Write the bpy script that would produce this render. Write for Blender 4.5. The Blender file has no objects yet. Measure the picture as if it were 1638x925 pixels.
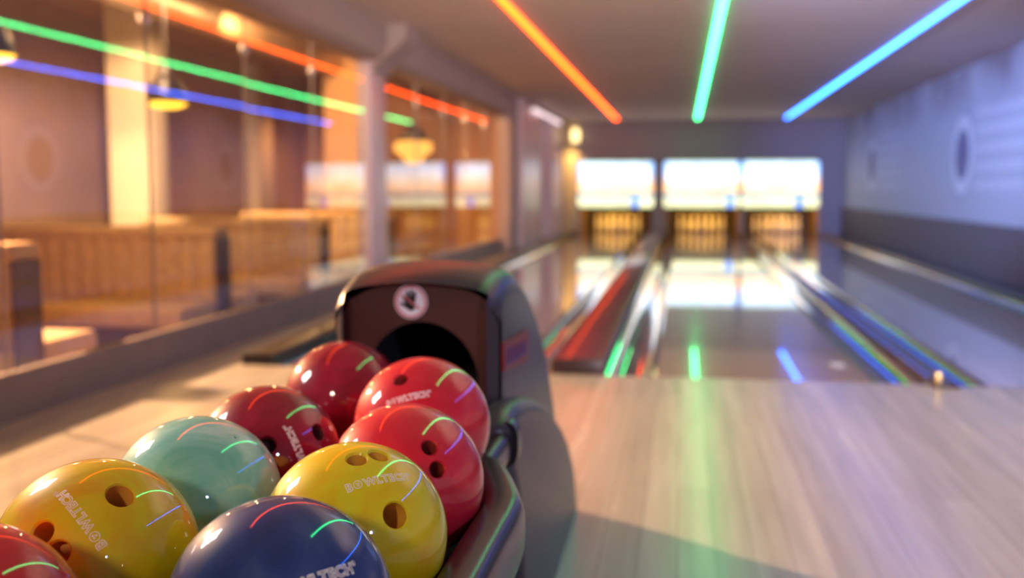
import bpy, bmesh, math, random
from mathutils import Vector, Matrix
random.seed(7)
S = bpy.context.scene
COL = S.collection
PI = math.pi
def R(d): return math.radians(d)

# ------------------------------------------------------------------ camera, world, light, exposure
CAM_H = 0.96
yaw, pitch, FPX = R(9.351), R(5.590), 1650.0
cd = bpy.data.cameras.new('camera'); cam = bpy.data.objects.new('camera', cd); COL.objects.link(cam)
cam.location = (0, 0, CAM_H)
cam.rotation_euler = (PI/2 - pitch, 0, yaw)
cd.sensor_width = 36.0; cd.sensor_fit = 'HORIZONTAL'; cd.lens = FPX*36.0/1638.0
cd.clip_start = 0.05; cd.clip_end = 200
cd.dof.use_dof = True; cd.dof.focus_distance = 1.14; cd.dof.aperture_fstop = 2.8; cd.dof.aperture_blades = 0
S.camera = cam

S.view_settings.view_transform = 'Standard'; S.view_settings.look = 'None'
S.view_settings.gamma = 1.0; S.view_settings.exposure = 0.45; S.view_settings.use_curve_mapping = False
S.cycles.use_denoising = True
S.cycles.max_bounces = 10; S.cycles.glossy_bounces = 5; S.cycles.transparent_max_bounces = 24
S.cycles.sample_clamp_indirect = 6.0; S.cycles.caustics_reflective = False; S.cycles.caustics_refractive = False

W = bpy.data.worlds.new('world'); S.world = W; W.use_nodes = True
bgn = W.node_tree.nodes['Background']; bgn.inputs[0].default_value = (0.50, 0.42, 0.46, 1); bgn.inputs[1].default_value = 0.2

def lamp(name, kind, loc, target, power, col, **kw):
    l = bpy.data.lights.new(name, kind); l.energy = power; l.color = col
    for k, v in kw.items(): setattr(l, k, v)
    o = bpy.data.objects.new(name, l); COL.objects.link(o); o.location = loc
    d = Vector(target) - Vector(loc); o.rotation_euler = d.to_track_quat('-Z', 'Y').to_euler()
    return o
# white soft lamp standing left of the ball return
lamp('soft_lamp', 'AREA', (-1.78, 1.62, 1.32), (-0.5, 1.35, 0.58), 12, (1.0, 0.93, 0.88), shape='RECTANGLE', size=0.26, size_y=0.34)
lamp('tray_fill', 'SPOT', (-0.9, -1.6, 2.0), (-0.5, 1.2, 0.5), 75, (1.0, 0.84, 0.70), spot_size=R(34), spot_blend=0.9, shadow_soft_size=0.16)  # unseen frontal fill, added to brighten the ball fronts
# warm lounge key through the glass; unseen washes and spots added inside the lounge
lamp('lounge_key', 'SPOT', (-6.3, 5.5, 2.45), (-1.9, 3.7, 0.0), 5200, (1.0, 0.54, 0.26), spot_size=R(64), spot_blend=1.0, shadow_soft_size=0.10)
lamp('lounge_wash_near', 'SPOT', (-4.9, 3.4, 2.9), (-4.6, 7.3, 0.4), 1350, (1.0, 0.62, 0.28), spot_size=R(85), spot_blend=0.8, shadow_soft_size=0.15)
lamp('lounge_wash_wall', 'SPOT', (-4.2, 7.4, 2.7), (-7.1, 10.5, 1.2), 1150, (1.0, 0.66, 0.36), spot_size=R(110), spot_blend=0.9, shadow_soft_size=0.12)
lamp('lounge_wash_far', 'SPOT', (-4.6, 10.2, 2.7), (-4.6, 15.5, 0.4), 1500, (1.0, 0.50, 0.18), spot_size=R(95), spot_blend=0.9, shadow_soft_size=0.12)
lamp('lounge_pillar_spot', 'SPOT', (-4.9, 7.0, 2.3), (-5.75, 10.2, 0.7), 800, (1.0, 0.72, 0.40), spot_size=R(30), spot_blend=0.8, shadow_soft_size=0.08)
lamp('lounge_door_fill', 'SPOT', (-5.6, 15.6, 2.6), (-7.15, 17.6, 0.9), 300, (1.0, 0.45, 0.16), spot_size=R(50), spot_blend=1.0, shadow_soft_size=0.08)
lamp('lounge_end_fill', 'SPOT', (-5.2, 15.2, 2.7), (-4.4, 19.0, 0.9), 300, (1.0, 0.48, 0.14), spot_size=R(100), spot_blend=0.9, shadow_soft_size=0.1)
# unseen fills added to brighten the right wall, the approach and the ceiling
lamp('cool_wall_fill', 'SPOT', (-0.6, 3.2, 2.10), (3.25, 14.0, 1.30), 7500, (0.34, 0.44, 1.0), spot_size=R(31), spot_blend=1.0, shadow_soft_size=0.06)
lamp('approach_fill', 'SPOT', (2.6, -2.6, 2.25), (1.8, 4.2, 0.0), 780, (0.52, 0.60, 1.0), spot_size=R(70), spot_blend=1.0, shadow_soft_size=0.12)
lamp('ceiling_fill', 'SPOT', (1.9, 0.2, 0.8), (0.0, 7.4, 2.4), 2700, (1.0, 0.80, 0.66), spot_size=R(52), spot_blend=1.0, shadow_soft_size=0.10)

# ------------------------------------------------------------------ materials
MATS = {}
def mat(name, col, rough=0.5, metal=0.0, var=0.08, scale=6.0, coat=0.0, spec=0.5, bump=0.0, stretch=(1,1,1), emit=None, estr=0.0, aniso=0.0):
    m = bpy.data.materials.new(name); m.use_nodes = True; nt = m.node_tree; N = nt.nodes; L = nt.links
    b = N['Principled BSDF']
    tc = N.new('ShaderNodeTexCoord'); mp = N.new('ShaderNodeMapping'); mp.inputs['Scale'].default_value = stretch
    nz = N.new('ShaderNodeTexNoise'); nz.inputs['Scale'].default_value = scale; nz.inputs['Detail'].default_value = 4
    L.new(tc.outputs['Object'], mp.inputs[0]); L.new(mp.outputs[0], nz.inputs['Vector'])
    rp = N.new('ShaderNodeValToRGB'); rp.color_ramp.elements[0].position = 0.3; rp.color_ramp.elements[1].position = 0.7
    rp.color_ramp.elements[0].color = tuple(max(0, c*(1-var)) for c in col) + (1,)
    rp.color_ramp.elements[1].color = tuple(min(1, c*(1+var)) for c in col) + (1,)
    L.new(nz.outputs['Fac'], rp.inputs[0]); L.new(rp.outputs[0], b.inputs['Base Color'])
    b.inputs['Roughness'].default_value = rough; b.inputs['Metallic'].default_value = metal
    b.inputs['Coat Weight'].default_value = coat; b.inputs['Coat Roughness'].default_value = 0.03
    b.inputs['Specular IOR Level'].default_value = spec
    if bump:
        bp = N.new('ShaderNodeBump'); bp.inputs['Strength'].default_value = bump; bp.inputs['Distance'].default_value = 0.002
        L.new(nz.outputs['Fac'], bp.inputs['Height']); L.new(bp.outputs[0], b.inputs['Normal'])
    if emit:
        b.inputs['Emission Color'].default_value = tuple(emit) + (1,); b.inputs['Emission Strength'].default_value = estr
    MATS[name] = m
    return m

def plank_mat(name, c1, c2, rough, pw=0.11, pl=1.9, grain=0.25, coat=0.0, rot=False, spec=0.5):
    m = bpy.data.materials.new(name); m.use_nodes = True; nt = m.node_tree; N = nt.nodes; L = nt.links
    b = N['Principled BSDF']; tc = N.new('ShaderNodeTexCoord')
    mp = N.new('ShaderNodeMapping'); mp.inputs['Rotation'].default_value = (0, 0, PI/2)
    L.new(tc.outputs['Object'], mp.inputs[0])
    br = N.new('ShaderNodeTexBrick'); br.inputs['Scale'].default_value = 1.0
    br.inputs['Brick Width'].default_value = pl; br.inputs['Row Height'].default_value = pw
    br.inputs['Mortar Size'].default_value = 0.0012; br.inputs['Color1'].default_value = c1+(1,); br.inputs['Color2'].default_value = c2+(1,)
    br.inputs['Mortar'].default_value = tuple(x*0.45 for x in c1)+(1,); br.offset = 0.37
    L.new(mp.outputs[0], br.inputs['Vector'])
    mg = N.new('ShaderNodeMapping'); mg.inputs['Scale'].default_value = (14, 0.7, 14); L.new(tc.outputs['Object'], mg.inputs[0])
    nz = N.new('ShaderNodeTexNoise'); nz.inputs['Scale'].default_value = 1.6; nz.inputs['Detail'].default_value = 6; L.new(mg.outputs[0], nz.inputs['Vector'])
    mr = N.new('ShaderNodeMapRange'); mr.inputs[1].default_value = 0.25; mr.inputs[2].default_value = 0.75
    mr.inputs[3].default_value = 1-grain; mr.inputs[4].default_value = 1+grain*0.6
    L.new(nz.outputs['Fac'], mr.inputs[0])
    mx = N.new('ShaderNodeVectorMath'); mx.operation = 'SCALE'; L.new(br.outputs['Color'], mx.inputs[0]); L.new(mr.outputs[0], mx.inputs['Scale'])
    L.new(mx.outputs[0], b.inputs['Base Color'])
    mr2 = N.new('ShaderNodeMapRange'); mr2.inputs[3].default_value = rough*0.85; mr2.inputs[4].default_value = rough*1.2
    L.new(nz.outputs['Fac'], mr2.inputs[0]); L.new(mr2.outputs[0], b.inputs['Roughness'])
    b.inputs['Coat Weight'].default_value = coat; b.inputs['Coat Roughness'].default_value = 0.02; b.inputs['Specular IOR Level'].default_value = spec
    MATS[name] = m; return m

def ball_mat(name, c1, c2, c3, rough=0.16):
    m = bpy.data.materials.new(name); m.use_nodes = True; nt = m.node_tree; N = nt.nodes; L = nt.links
    b = N['Principled BSDF']; tc = N.new('ShaderNodeTexCoord')
    oi = N.new('ShaderNodeObjectInfo'); ad = N.new('ShaderNodeVectorMath'); ad.operation = 'ADD'
    L.new(tc.outputs['Object'], ad.inputs[0]); L.new(oi.outputs['Location'], ad.inputs[1])
    nz = N.new('ShaderNodeTexNoise'); nz.inputs['Scale'].default_value = 9; nz.inputs['Detail'].default_value = 5
    nz.inputs['Roughness'].default_value = 0.6; nz.inputs['Distortion'].default_value = 1.6
    L.new(ad.outputs[0], nz.inputs['Vector'])
    rp = N.new('ShaderNodeValToRGB'); e = rp.color_ramp.elements
    e[0].position = 0.32; e[0].color = c1+(1,); e[1].position = 0.72; e[1].color = c3+(1,)
    k = e.new(0.52); k.color = c2+(1,)
    L.new(nz.outputs['Fac'], rp.inputs[0]); L.new(rp.outputs[0], b.inputs['Base Color'])
    b.inputs['Roughness'].default_value = 0.45; b.inputs['Specular IOR Level'].default_value = 0.08; b.inputs['Coat Weight'].default_value = 1.0; b.inputs['Coat IOR'].default_value = 1.52
    b.inputs['Subsurface Weight'].default_value = 0.0
    # fine scuffs make the coat slightly uneven
    n2 = N.new('ShaderNodeTexNoise'); n2.inputs['Scale'].default_value = 60; n2.inputs['Detail'].default_value = 3; L.new(ad.outputs[0], n2.inputs['Vector'])
    mr = N.new('ShaderNodeMapRange'); mr.inputs[1].default_value = 0.45; mr.inputs[2].default_value = 0.75; mr.inputs[3].default_value = 0.025; mr.inputs[4].default_value = 0.09
    L.new(n2.outputs['Fac'], mr.inputs[0]); L.new(mr.outputs[0], b.inputs['Coat Roughness'])
    MATS[name] = m; return m

def glow_mat(name, col, strength):
    m = bpy.data.materials.new(name); m.use_nodes = True; nt = m.node_tree; N = nt.nodes; L = nt.links
    for n in list(N):
        if n.type == 'BSDF_PRINCIPLED': N.remove(n)
    e = N.new('ShaderNodeEmission'); e.inputs[0].default_value = col+(1,); e.inputs[1].default_value = strength
    L.new(e.outputs[0], N['Material Output'].inputs[0]); MATS[name] = m; return m

def glass_mat(name, tint=(0.97, 0.96, 0.95), f0=2.05):
    m = bpy.data.materials.new(name); m.use_nodes = True; nt = m.node_tree; N = nt.nodes; L = nt.links
    for n in list(N):
        if n.type == 'BSDF_PRINCIPLED': N.remove(n)
    t = N.new('ShaderNodeBsdfTransparent'); t.inputs[0].default_value = tint+(1,)
    g = N.new('ShaderNodeBsdfGlossy'); g.inputs['Roughness'].default_value = 0.0; g.inputs[0].default_value = (1, 1, 1, 1)
    f = N.new('ShaderNodeFresnel'); f.inputs[0].default_value = f0
    # only the outward face of the thin sheet reflects (both air boundaries in one)
    gm = N.new('ShaderNodeNewGeometry'); iv = N.new('ShaderNodeMath'); iv.operation = 'SUBTRACT'; iv.inputs[0].default_value = 1.0; L.new(gm.outputs['Backfacing'], iv.inputs[1])
    ml = N.new('ShaderNodeMath'); ml.operation = 'MULTIPLY'; ml.use_clamp = True; L.new(f.outputs[0], ml.inputs[0]); L.new(iv.outputs[0], ml.inputs[1])
    x = N.new('ShaderNodeMixShader'); L.new(ml.outputs[0], x.inputs[0]); L.new(t.outputs[0], x.inputs[1]); L.new(g.outputs[0], x.inputs[2])
    L.new(x.outputs[0], N['Material Output'].inputs[0]); MATS[name] = m; return m

M_appr = plank_mat('approach_wood', (0.44, 0.42, 0.375), (0.36, 0.34, 0.30), 0.25, pw=0.10, pl=2.4, grain=0.20, spec=0.7)
M_lane = plank_mat('lane_wood', (0.46, 0.34, 0.26), (0.40, 0.29, 0.22), 0.16, pw=0.027, pl=4.0, grain=0.15, coat=1.0)
M_lounge_floor = plank_mat('lounge_wood', (0.42, 0.21, 0.09), (0.34, 0.17, 0.07), 0.5, pw=0.16, pl=1.6)
M_ceil = mat('ceiling_paint', (0.60, 0.50, 0.47), 0.85, var=0.04, scale=1.5)
M_soffit = mat('soffit_paint', (0.30, 0.23, 0.23), 0.7, var=0.05, scale=2)
M_back = mat('back_wall_paint', (0.27, 0.22, 0.25), 0.75, var=0.05, scale=2)
M_leftwall = mat('left_wall_paint', (0.55, 0.43, 0.48), 0.35, var=0.05, scale=2)
M_recess = mat('recess_paint', (0.10, 0.07, 0.08), 0.6)
M_curb = mat('curb_paint', (0.19, 0.145, 0.145), 0.6, var=0.08)
M_black = mat('black_plastic', (0.018, 0.014, 0.016), 0.30)
M_gutter = mat('gutter_plastic', (0.030, 0.024, 0.034), 0.11, coat=1.0, spec=1.0); M_gutter.node_tree.nodes['Principled BSDF'].inputs['IOR'].default_value = 2.3; M_gutter.node_tree.nodes['Principled BSDF'].inputs['Coat IOR'].default_value = 1.9
M_cap = mat('division_cap', (0.055, 0.030, 0.030), 0.22, coat=0.5)
M_redcap = mat('red_cap', (0.11, 0.012, 0.032), 0.36, coat=0.4)
M_redfront = mat('dark_red_front', (0.035, 0.010, 0.010), 0.4)
M_shell = mat('hood_shell', (0.040, 0.029, 0.034), 0.36, spec=0.4, var=0.04, scale=40, bump=0.04)
M_face = mat('hood_face', (0.060, 0.013, 0.008), 0.45, var=0.05)  # maroon takes in the red bounce from the balls
M_hole = mat('opening_black', (0.004, 0.004, 0.004), 0.8)
M_tray = mat('tray_dark', (0.045, 0.018, 0.022), 0.25, coat=0.3)
M_rail = mat('rail_graphite', (0.022, 0.012, 0.016), 0.26, var=0.12, scale=260, spec=0.45, bump=0.12)
M_track = mat('track_metal', (0.42, 0.40, 0.42), 0.3, metal=0.6)
M_chrome = mat('brushed_metal', (0.55, 0.5, 0.48), 0.3, metal=0.9)
M_brass = mat('brass', (0.55, 0.38, 0.16), 0.35, metal=0.7)
M_sofa = mat('sofa_velvet', (0.62, 0.43, 0.22), 0.8, var=0.10, scale=12)
M_sofa_base = mat('sofa_base', (0.10, 0.05, 0.03), 0.6)  # dark tone stands in for shade on the sides facing the glass
M_lwall = mat('lounge_wall_paint', (0.34, 0.21, 0.11), 0.8, var=0.10, scale=1.2)
M_lwall2 = mat('lounge_far_paint', (0.42, 0.22, 0.10), 0.7, var=0.12, scale=1.2)
M_pillar = mat('pillar_plaster', (0.50, 0.40, 0.27), 0.8, var=0.05, scale=3)
M_lceil = mat('lounge_ceiling_paint', (0.34, 0.22, 0.15), 0.85)
M_duct = mat('duct_metal', (0.55, 0.43, 0.30), 0.38, metal=0.8, var=0.2, scale=5)
M_lampblack = mat('lamp_black', (0.02, 0.012, 0.010), 0.4)
M_pin = mat('pin_white', (0.80, 0.76, 0.68), 0.25, coat=0.5)
M_pinred = mat('pin_stripe_red', (0.6, 0.03, 0.03), 0.3)
M_pit = mat('pit_dark', (0.06, 0.035, 0.022), 0.7)
M_kick = mat('kickback_panel', (0.22, 0.13, 0.07), 0.6)
M_deck = mat('pin_deck', (0.16, 0.10, 0.06), 0.2, coat=0.6)
M_stkwhite = mat('sticker_white', (0.85, 0.80, 0.80), 0.4)
M_stkred = mat('sticker_red', (0.62, 0.16, 0.16), 0.4)
M_stkblack = mat('sticker_black', (0.012, 0.008, 0.008), 0.5)
M_badge = mat('badge_red', (0.20, 0.008, 0.012), 0.45)
M_badgel = mat('badge_letters', (0.10, 0.03, 0.16), 0.35)
M_letter = mat('letter_pink', (1.0, 0.74, 0.62), 0.4)
M_letterw = mat('letter_pale', (1.0, 0.82, 0.78), 0.4)
M_mark = mat('marker_pale', (0.55, 0.55, 0.56), 0.4)
M_carpet = mat('wall_strip_dark', (0.05, 0.035, 0.05), 0.6)
M_glass = glass_mat('pane_glass')
M_glassedge = mat('glass_edge', (0.35, 0.27, 0.22), 0.25, coat=0.5)

B_YEL = ball_mat('ball_yellow', (0.80, 0.44, 0.004), (0.80, 0.58, 0.008), (0.70, 0.66, 0.015))
B_YEL2 = ball_mat('ball_yellow_green', (0.74, 0.36, 0.003), (0.74, 0.52, 0.006), (0.52, 0.56, 0.015))
B_RED = ball_mat('ball_coral_red', (0.60, 0.010, 0.028), (0.66, 0.016, 0.036), (0.70, 0.045, 0.055))
B_DRED = ball_mat('ball_dark_red', (0.17, 0.001, 0.012), (0.25, 0.003, 0.020), (0.34, 0.008, 0.034))
B_TEAL = ball_mat('ball_teal', (0.13, 0.42, 0.36), (0.24, 0.54, 0.46), (0.56, 0.74, 0.68))
B_BLUE = ball_mat('ball_navy', (0.010, 0.030, 0.13), (0.018, 0.048, 0.20), (0.05, 0.085, 0.24))

# right wall: pale mural paint with ringed discs and stripes
def mural_mat():
    m = bpy.data.materials.new('mural_paint'); m.use_nodes = True; nt = m.node_tree; N = nt.nodes; L = nt.links
    b = N['Principled BSDF']; b.inputs['Roughness'].default_value = 0.6
    tc = N.new('ShaderNodeTexCoord'); sp = N.new('ShaderNodeSeparateXYZ'); L.new(tc.outputs['Object'], sp.inputs[0])
    def math_(op, a, b_=None, c=None):
        n = N.new('ShaderNodeMath'); n.operation = op
        for i, v in enumerate((a, b_, c)):
            if v is None: continue
            if isinstance(v, (int, float)): n.inputs[i].default_value = v
            else: L.new(v, n.inputs[i])
        return n.outputs[0]
    # period of 5.9 m along Y, centre of a disc at Y = 12.98
    yy = math_('SUBTRACT', sp.outputs['Y'], 12.98-2.95+59)
    ym = math_('SUBTRACT', math_('MODULO', math_('ADD', yy, 118), 5.9), 2.95)
    zz = math_('SUBTRACT', sp.outputs['Z'], 1.35)
    r = math_('SQRT', math_('ADD', math_('POWER', ym, 2), math_('POWER', zz, 2)))
    rp = N.new('ShaderNodeValToRGB'); rp.color_ramp.interpolation = 'EASE'
    e = rp.color_ramp.elements; e[0].position = 0; e[0].color = (0.13, 0.13, 0.24, 1); e[1].position = 1; e[1].color = (0.40, 0.42, 0.48, 1)
    for p, c in ((0.27, (0.13, 0.13, 0.24)), (0.33, (0.56, 0.58, 0.62)), (0.45, (0.60, 0.62, 0.66)), (0.50, (0.30, 0.32, 0.42)), (0.56, (0.40, 0.42, 0.48))):
        q = e.new(p); q.color = c+(1,)
    L.new(r, rp.inputs[0])
    # stripes beside the disc, toward the camera
    inside = math_('MULTIPLY', math_('LESS_THAN', ym, -0.55), math_('GREATER_THAN', ym, -2.3))
    inz = math_('LESS_THAN', math_('ABSOLUTE', zz), 0.5)
    st = math_('GREATER_THAN', math_('SINE', math_('MULTIPLY', zz, 31.0)), 0.0)
    fac = math_('MULTIPLY', math_('MULTIPLY', inside, inz), st)
    mx = N.new('ShaderNodeMix'); mx.data_type = 'RGBA'; L.new(math_('MULTIPLY', fac, 0.55), mx.inputs['Factor'])
    L.new(rp.outputs[0], mx.inputs['A']); mx.inputs['B'].default_value = (0.56, 0.58, 0.64, 1)
    nz = N.new('ShaderNodeTexNoise'); nz.inputs['Scale'].default_value = 0.9; nz.inputs['Detail'].default_value = 5
    L.new(tc.outputs['Object'], nz.inputs['Vector'])
    # brownish flaked patches high on the wall
    hi = N.new('ShaderNodeMapRange'); hi.inputs[1].default_value = 1.75; hi.inputs[2].default_value = 2.35; L.new(sp.outputs['Z'], hi.inputs[0])
    ft = math_('MULTIPLY', hi.outputs[0], math_('MULTIPLY', math_('SUBTRACT', nz.outputs['Fac'], 0.36), 4.2)); 
    cl = N.new('ShaderNodeClamp'); L.new(ft, cl.inputs[0])
    m2 = N.new('ShaderNodeMix'); m2.data_type = 'RGBA'; L.new(cl.outputs[0], m2.inputs['Factor'])
    L.new(mx.outputs['Result'], m2.inputs['A']); m2.inputs['B'].default_value = (0.22, 0.18, 0.20, 1)
    L.new(m2.outputs['Result'], b.inputs['Base Color'])
    return m
M_mural = mural_mat()

def wainscot_mat():
    m = bpy.data.materials.new('ribbed_wainscot'); m.use_nodes = True; nt = m.node_tree; N = nt.nodes; L = nt.links
    b = N['Principled BSDF']; b.inputs['Roughness'].default_value = 0.6
    tc = N.new('ShaderNodeTexCoord'); w = N.new('ShaderNodeTexWave'); w.bands_direction = 'Y'; w.inputs['Scale'].default_value = 4.0
    L.new(tc.outputs['Object'], w.inputs['Vector'])
    rp = N.new('ShaderNodeValToRGB'); rp.color_ramp.elements[0].color = (0.085, 0.068, 0.080, 1); rp.color_ramp.elements[1].color = (0.14, 0.115, 0.130, 1)
    L.new(w.outputs['Fac'], rp.inputs[0]); L.new(rp.outputs[0], b.inputs['Base Color'])
    bp = N.new('ShaderNodeBump'); bp.inputs['Strength'].default_value = 0.4; bp.inputs['Distance'].default_value = 0.01
    L.new(w.outputs['Fac'], bp.inputs['Height']); L.new(bp.outputs[0], b.inputs['Normal'])
    return m
M_wains = wainscot_mat()

# picture on the lane screens: pale sky, warm land, a green-blue line, a cream score strip
def screen_mat(name, seed, sx, blue_x):
    m = bpy.data.materials.new(name); m.use_nodes = True; nt = m.node_tree; N = nt.nodes; L = nt.links
    for n in list(N):
        if n.type == 'BSDF_PRINCIPLED': N.remove(n)
    tc = N.new('ShaderNodeTexCoord'); sp = N.new('ShaderNodeSeparateXYZ'); L.new(tc.outputs['Generated'], sp.inputs[0])
    rp = N.new('ShaderNodeValToRGB'); e = rp.color_ramp.elements
    e[0].position = 0.0; e[0].color = (0.60, 0.80, 0.30, 1); e[1].position = 1.0; e[1].color = (0.55, 0.72, 0.42, 1)
    for p, c in ((0.05, (0.85, 0.78, 0.50)), (0.20, (0.80, 0.78, 0.52)), (0.235, (0.12, 0.28, 0.22)), (0.295, (0.14, 0.32, 0.55)), (0.33, (1.0, 0.66, 0.40)),
                 (0.45, (1.25, 0.82, 0.50)), (0.60, (1.3, 1.08, 0.88)), (0.78, (1.05, 1.15, 1.25)), (0.93, (0.62, 0.85, 1.25))):
        q = e.new(p); q.color = c+(1,)
    L.new(sp.outputs['Z'], rp.inputs[0])
    nz = N.new('ShaderNodeTexNoise'); nz.inputs['Scale'].default_value = 4.5; nz.noise_dimensions = '4D'; nz.inputs['W'].default_value = seed
    L.new(tc.outputs['Generated'], nz.inputs['Vector'])
    def math_(op, a, b_=None):
        n = N.new('ShaderNodeMath'); n.operation = op
        for i, v in enumerate((a, b_)):
            if v is None: continue
            if isinstance(v, (int, float)): n.inputs[i].default_value = v
            else: L.new(v, n.inputs[i])
        return n.outputs[0]
    x = sp.outputs['X']; z = sp.outputs['Z']
    # blue cell in the score strip
    cell = math_('MULTIPLY', math_('LESS_THAN', math_('ABSOLUTE', math_('SUBTRACT', x, blue_x)), 0.045), math_('LESS_THAN', z, 0.20))
    edge = math_('GREATER_THAN', math_('ABSOLUTE', math_('SUBTRACT', x, 0.5)), 0.455)
    midz = math_('MULTIPLY', math_('GREATER_THAN', z, 0.33), edge)
    m1 = N.new('ShaderNodeMix'); m1.data_type = 'RGBA'; L.new(cell, m1.inputs['Factor']); L.new(rp.outputs[0], m1.inputs['A']); m1.inputs['B'].default_value = (0.04, 0.22, 0.9, 1)
    hiz = N.new('ShaderNodeMapRange'); hiz.inputs[1].default_value = 0.45; hiz.inputs[2].default_value = 0.75; L.new(z, hiz.inputs[0])
    ec = N.new('ShaderNodeMix'); ec.data_type = 'RGBA'; L.new(hiz.outputs[0], ec.inputs['Factor']); ec.inputs['A'].default_value = (1.0, 0.42, 0.14, 1); ec.inputs['B'].default_value = (0.18, 0.42, 1.0, 1)
    m2 = N.new('ShaderNodeMix'); m2.data_type = 'RGBA'; L.new(math_('MULTIPLY', midz, 0.8), m2.inputs['Factor']); L.new(m1.outputs['Result'], m2.inputs['A']); L.new(ec.outputs['Result'], m2.inputs['B'])
    sc = N.new('ShaderNodeMapRange'); sc.inputs[1].default_value = 0.3; sc.inputs[2].default_value = 0.7; sc.inputs[3].default_value = sx*0.8; sc.inputs[4].default_value = sx*1.2
    L.new(nz.outputs['Fac'], sc.inputs[0])
    em = N.new('ShaderNodeEmission'); L.new(m2.outputs['Result'], em.inputs[0]); L.new(sc.outputs[0], em.inputs[1])
    L.new(em.outputs[0], N['Material Output'].inputs[0])
    return m
M_screen = [screen_mat('screen_picture_a', 1.0, 1.45, 0.76), screen_mat('screen_picture_b', 5.0, 1.45, 0.88), screen_mat('screen_picture_c', 9.0, 1.45, 0.75)]

# ------------------------------------------------------------------ mesh helpers
def tag(o, label=None, cat=None, group=None, kind=None):
    if label: o['label'] = label
    if cat: o['category'] = cat
    if group: o['group'] = group
    if kind: o['kind'] = kind
    return o
def link(name, me, m, parent=None, loc=(0,0,0), smooth=False, ang=None):
    o = bpy.data.objects.new(name, me); COL.objects.link(o); o.location = loc
    if m: me.materials.append(m)
    if smooth:
        for p in me.polygons: p.use_smooth = True
        if ang: 
            bm = bmesh.new(); bm.from_mesh(me)
            for e in bm.edges:
                if len(e.link_faces) == 2 and e.calc_face_angle(0) > R(ang): e.smooth = False
            bm.to_mesh(me); bm.free()
    if parent: o.parent = parent
    return o
def empty(name, loc=(0,0,0), rz=0):
    o = bpy.data.objects.new(name, None); COL.objects.link(o); o.location = loc; o.rotation_euler = (0,0,rz); o.empty_display_size = 0.1
    return o
def to_me(bm, name='m'):
    bmesh.ops.recalc_face_normals(bm, faces=bm.faces); me = bpy.data.meshes.new(name); bm.to_mesh(me); bm.free(); return me
def box_bm(bm, x0, x1, y0, y1, z0, z1, bev=0.0, seg=2):
    g = bmesh.ops.create_cube(bm, size=1.0); vs = g['verts']
    for v in vs:
        v.co = Vector(((x0+x1)/2 + v.co.x*(x1-x0), (y0+y1)/2 + v.co.y*(y1-y0), (z0+z1)/2 + v.co.z*(z1-z0)))
    if bev:
        es = list({e for v in vs for e in v.link_edges})
        bmesh.ops.bevel(bm, geom=es, offset=bev, segments=seg, profile=0.5, affect='EDGES')
def box(name, x0, x1, y0, y1, z0, z1, m, parent=None, bev=0.0, seg=2):
    bm = bmesh.new(); box_bm(bm, x0, x1, y0, y1, z0, z1, bev, seg)
    return link(name, to_me(bm, name), m, parent, smooth=bool(bev), ang=50)
def struct(name, *a, label=None, **k):
    o = box(name, *a, **k); return tag(o, label, None, None, 'structure')
def prism_yz(bm, poly, x0, x1):
    a = [bm.verts.new((x0, y, z)) for y, z in poly]; b = [bm.verts.new((x1, y, z)) for y, z in poly]
    n = len(poly); bm.faces.new(a); bm.faces.new(b[::-1])
    for i in range(n): bm.faces.new((a[i], b[i], b[(i+1) % n], a[(i+1) % n]))
def prism_xz(bm, poly, y0, y1):
    a = [bm.verts.new((x, y0, z)) for x, z in poly]; b = [bm.verts.new((x, y1, z)) for x, z in poly]
    n = len(poly); bm.faces.new(a); bm.faces.new(b[::-1])
    for i in range(n): bm.faces.new((a[i], b[i], b[(i+1) % n], a[(i+1) % n]))
def lathe(prof, seg=32):
    bm = bmesh.new(); rings = []
    for r, z in prof:
        rings.append([bm.verts.new((r*math.cos(2*PI*i/seg), r*math.sin(2*PI*i/seg), z)) for i in range(seg)] if r > 1e-6 else [bm.verts.new((0, 0, z))])
    for a, b in zip(rings, rings[1:]):
        for i in range(seg):
            j = (i+1) % seg
            if len(a) == 1 and len(b) == 1: continue
            if len(a) == 1: bm.faces.new((a[0], b[i], b[j]))
            elif len(b) == 1: bm.faces.new((a[i], b[0], a[j]))
            else: bm.faces.new((a[i], b[i], b[j], a[j]))
    return bm
def catmull(pts, n=8):
    out = []; P = [pts[0]]+list(pts)+[pts[-1]]
    for i in range(1, len(P)-2):
        p0, p1, p2, p3 = [Vector(p) for p in P[i-1:i+3]]
        for k in range(n):
            t = k/n
            out.append(0.5*((2*p1)+(-p0+p2)*t+(2*p0-5*p1+4*p2-p3)*t*t+(-p0+3*p1-3*p2+p3)*t**3))
    out.append(Vector(pts[-1])); return out
def sweep(pts, w, h, bev=0.5, seg=20, up=Vector((0,0,1))):
    """superellipse section of width w and height h swept along pts"""
    bm = bmesh.new(); rings = []
    for i, p in enumerate(pts):
        t = (pts[min(i+1, len(pts)-1)] - pts[max(i-1, 0)]).normalized()
        s = t.cross(up).normalized(); u = s.cross(t).normalized()
        ring = []
        for k in range(seg):
            a = 2*PI*k/seg; c, d = math.cos(a), math.sin(a)
            x = math.copysign(abs(c)**bev, c)*w/2; z = math.copysign(abs(d)**bev, d)*h/2
            ring.append(bm.verts.new(p + s*x + u*z))
        rings.append(ring)
    for a, b in zip(rings, rings[1:]):
        for k in range(seg): bm.faces.new((a[k], b[k], b[(k+1) % seg], a[(k+1) % seg]))
    bm.faces.new(rings[0]); bm.faces.new(rings[-1][::-1])
    return bm

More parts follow.
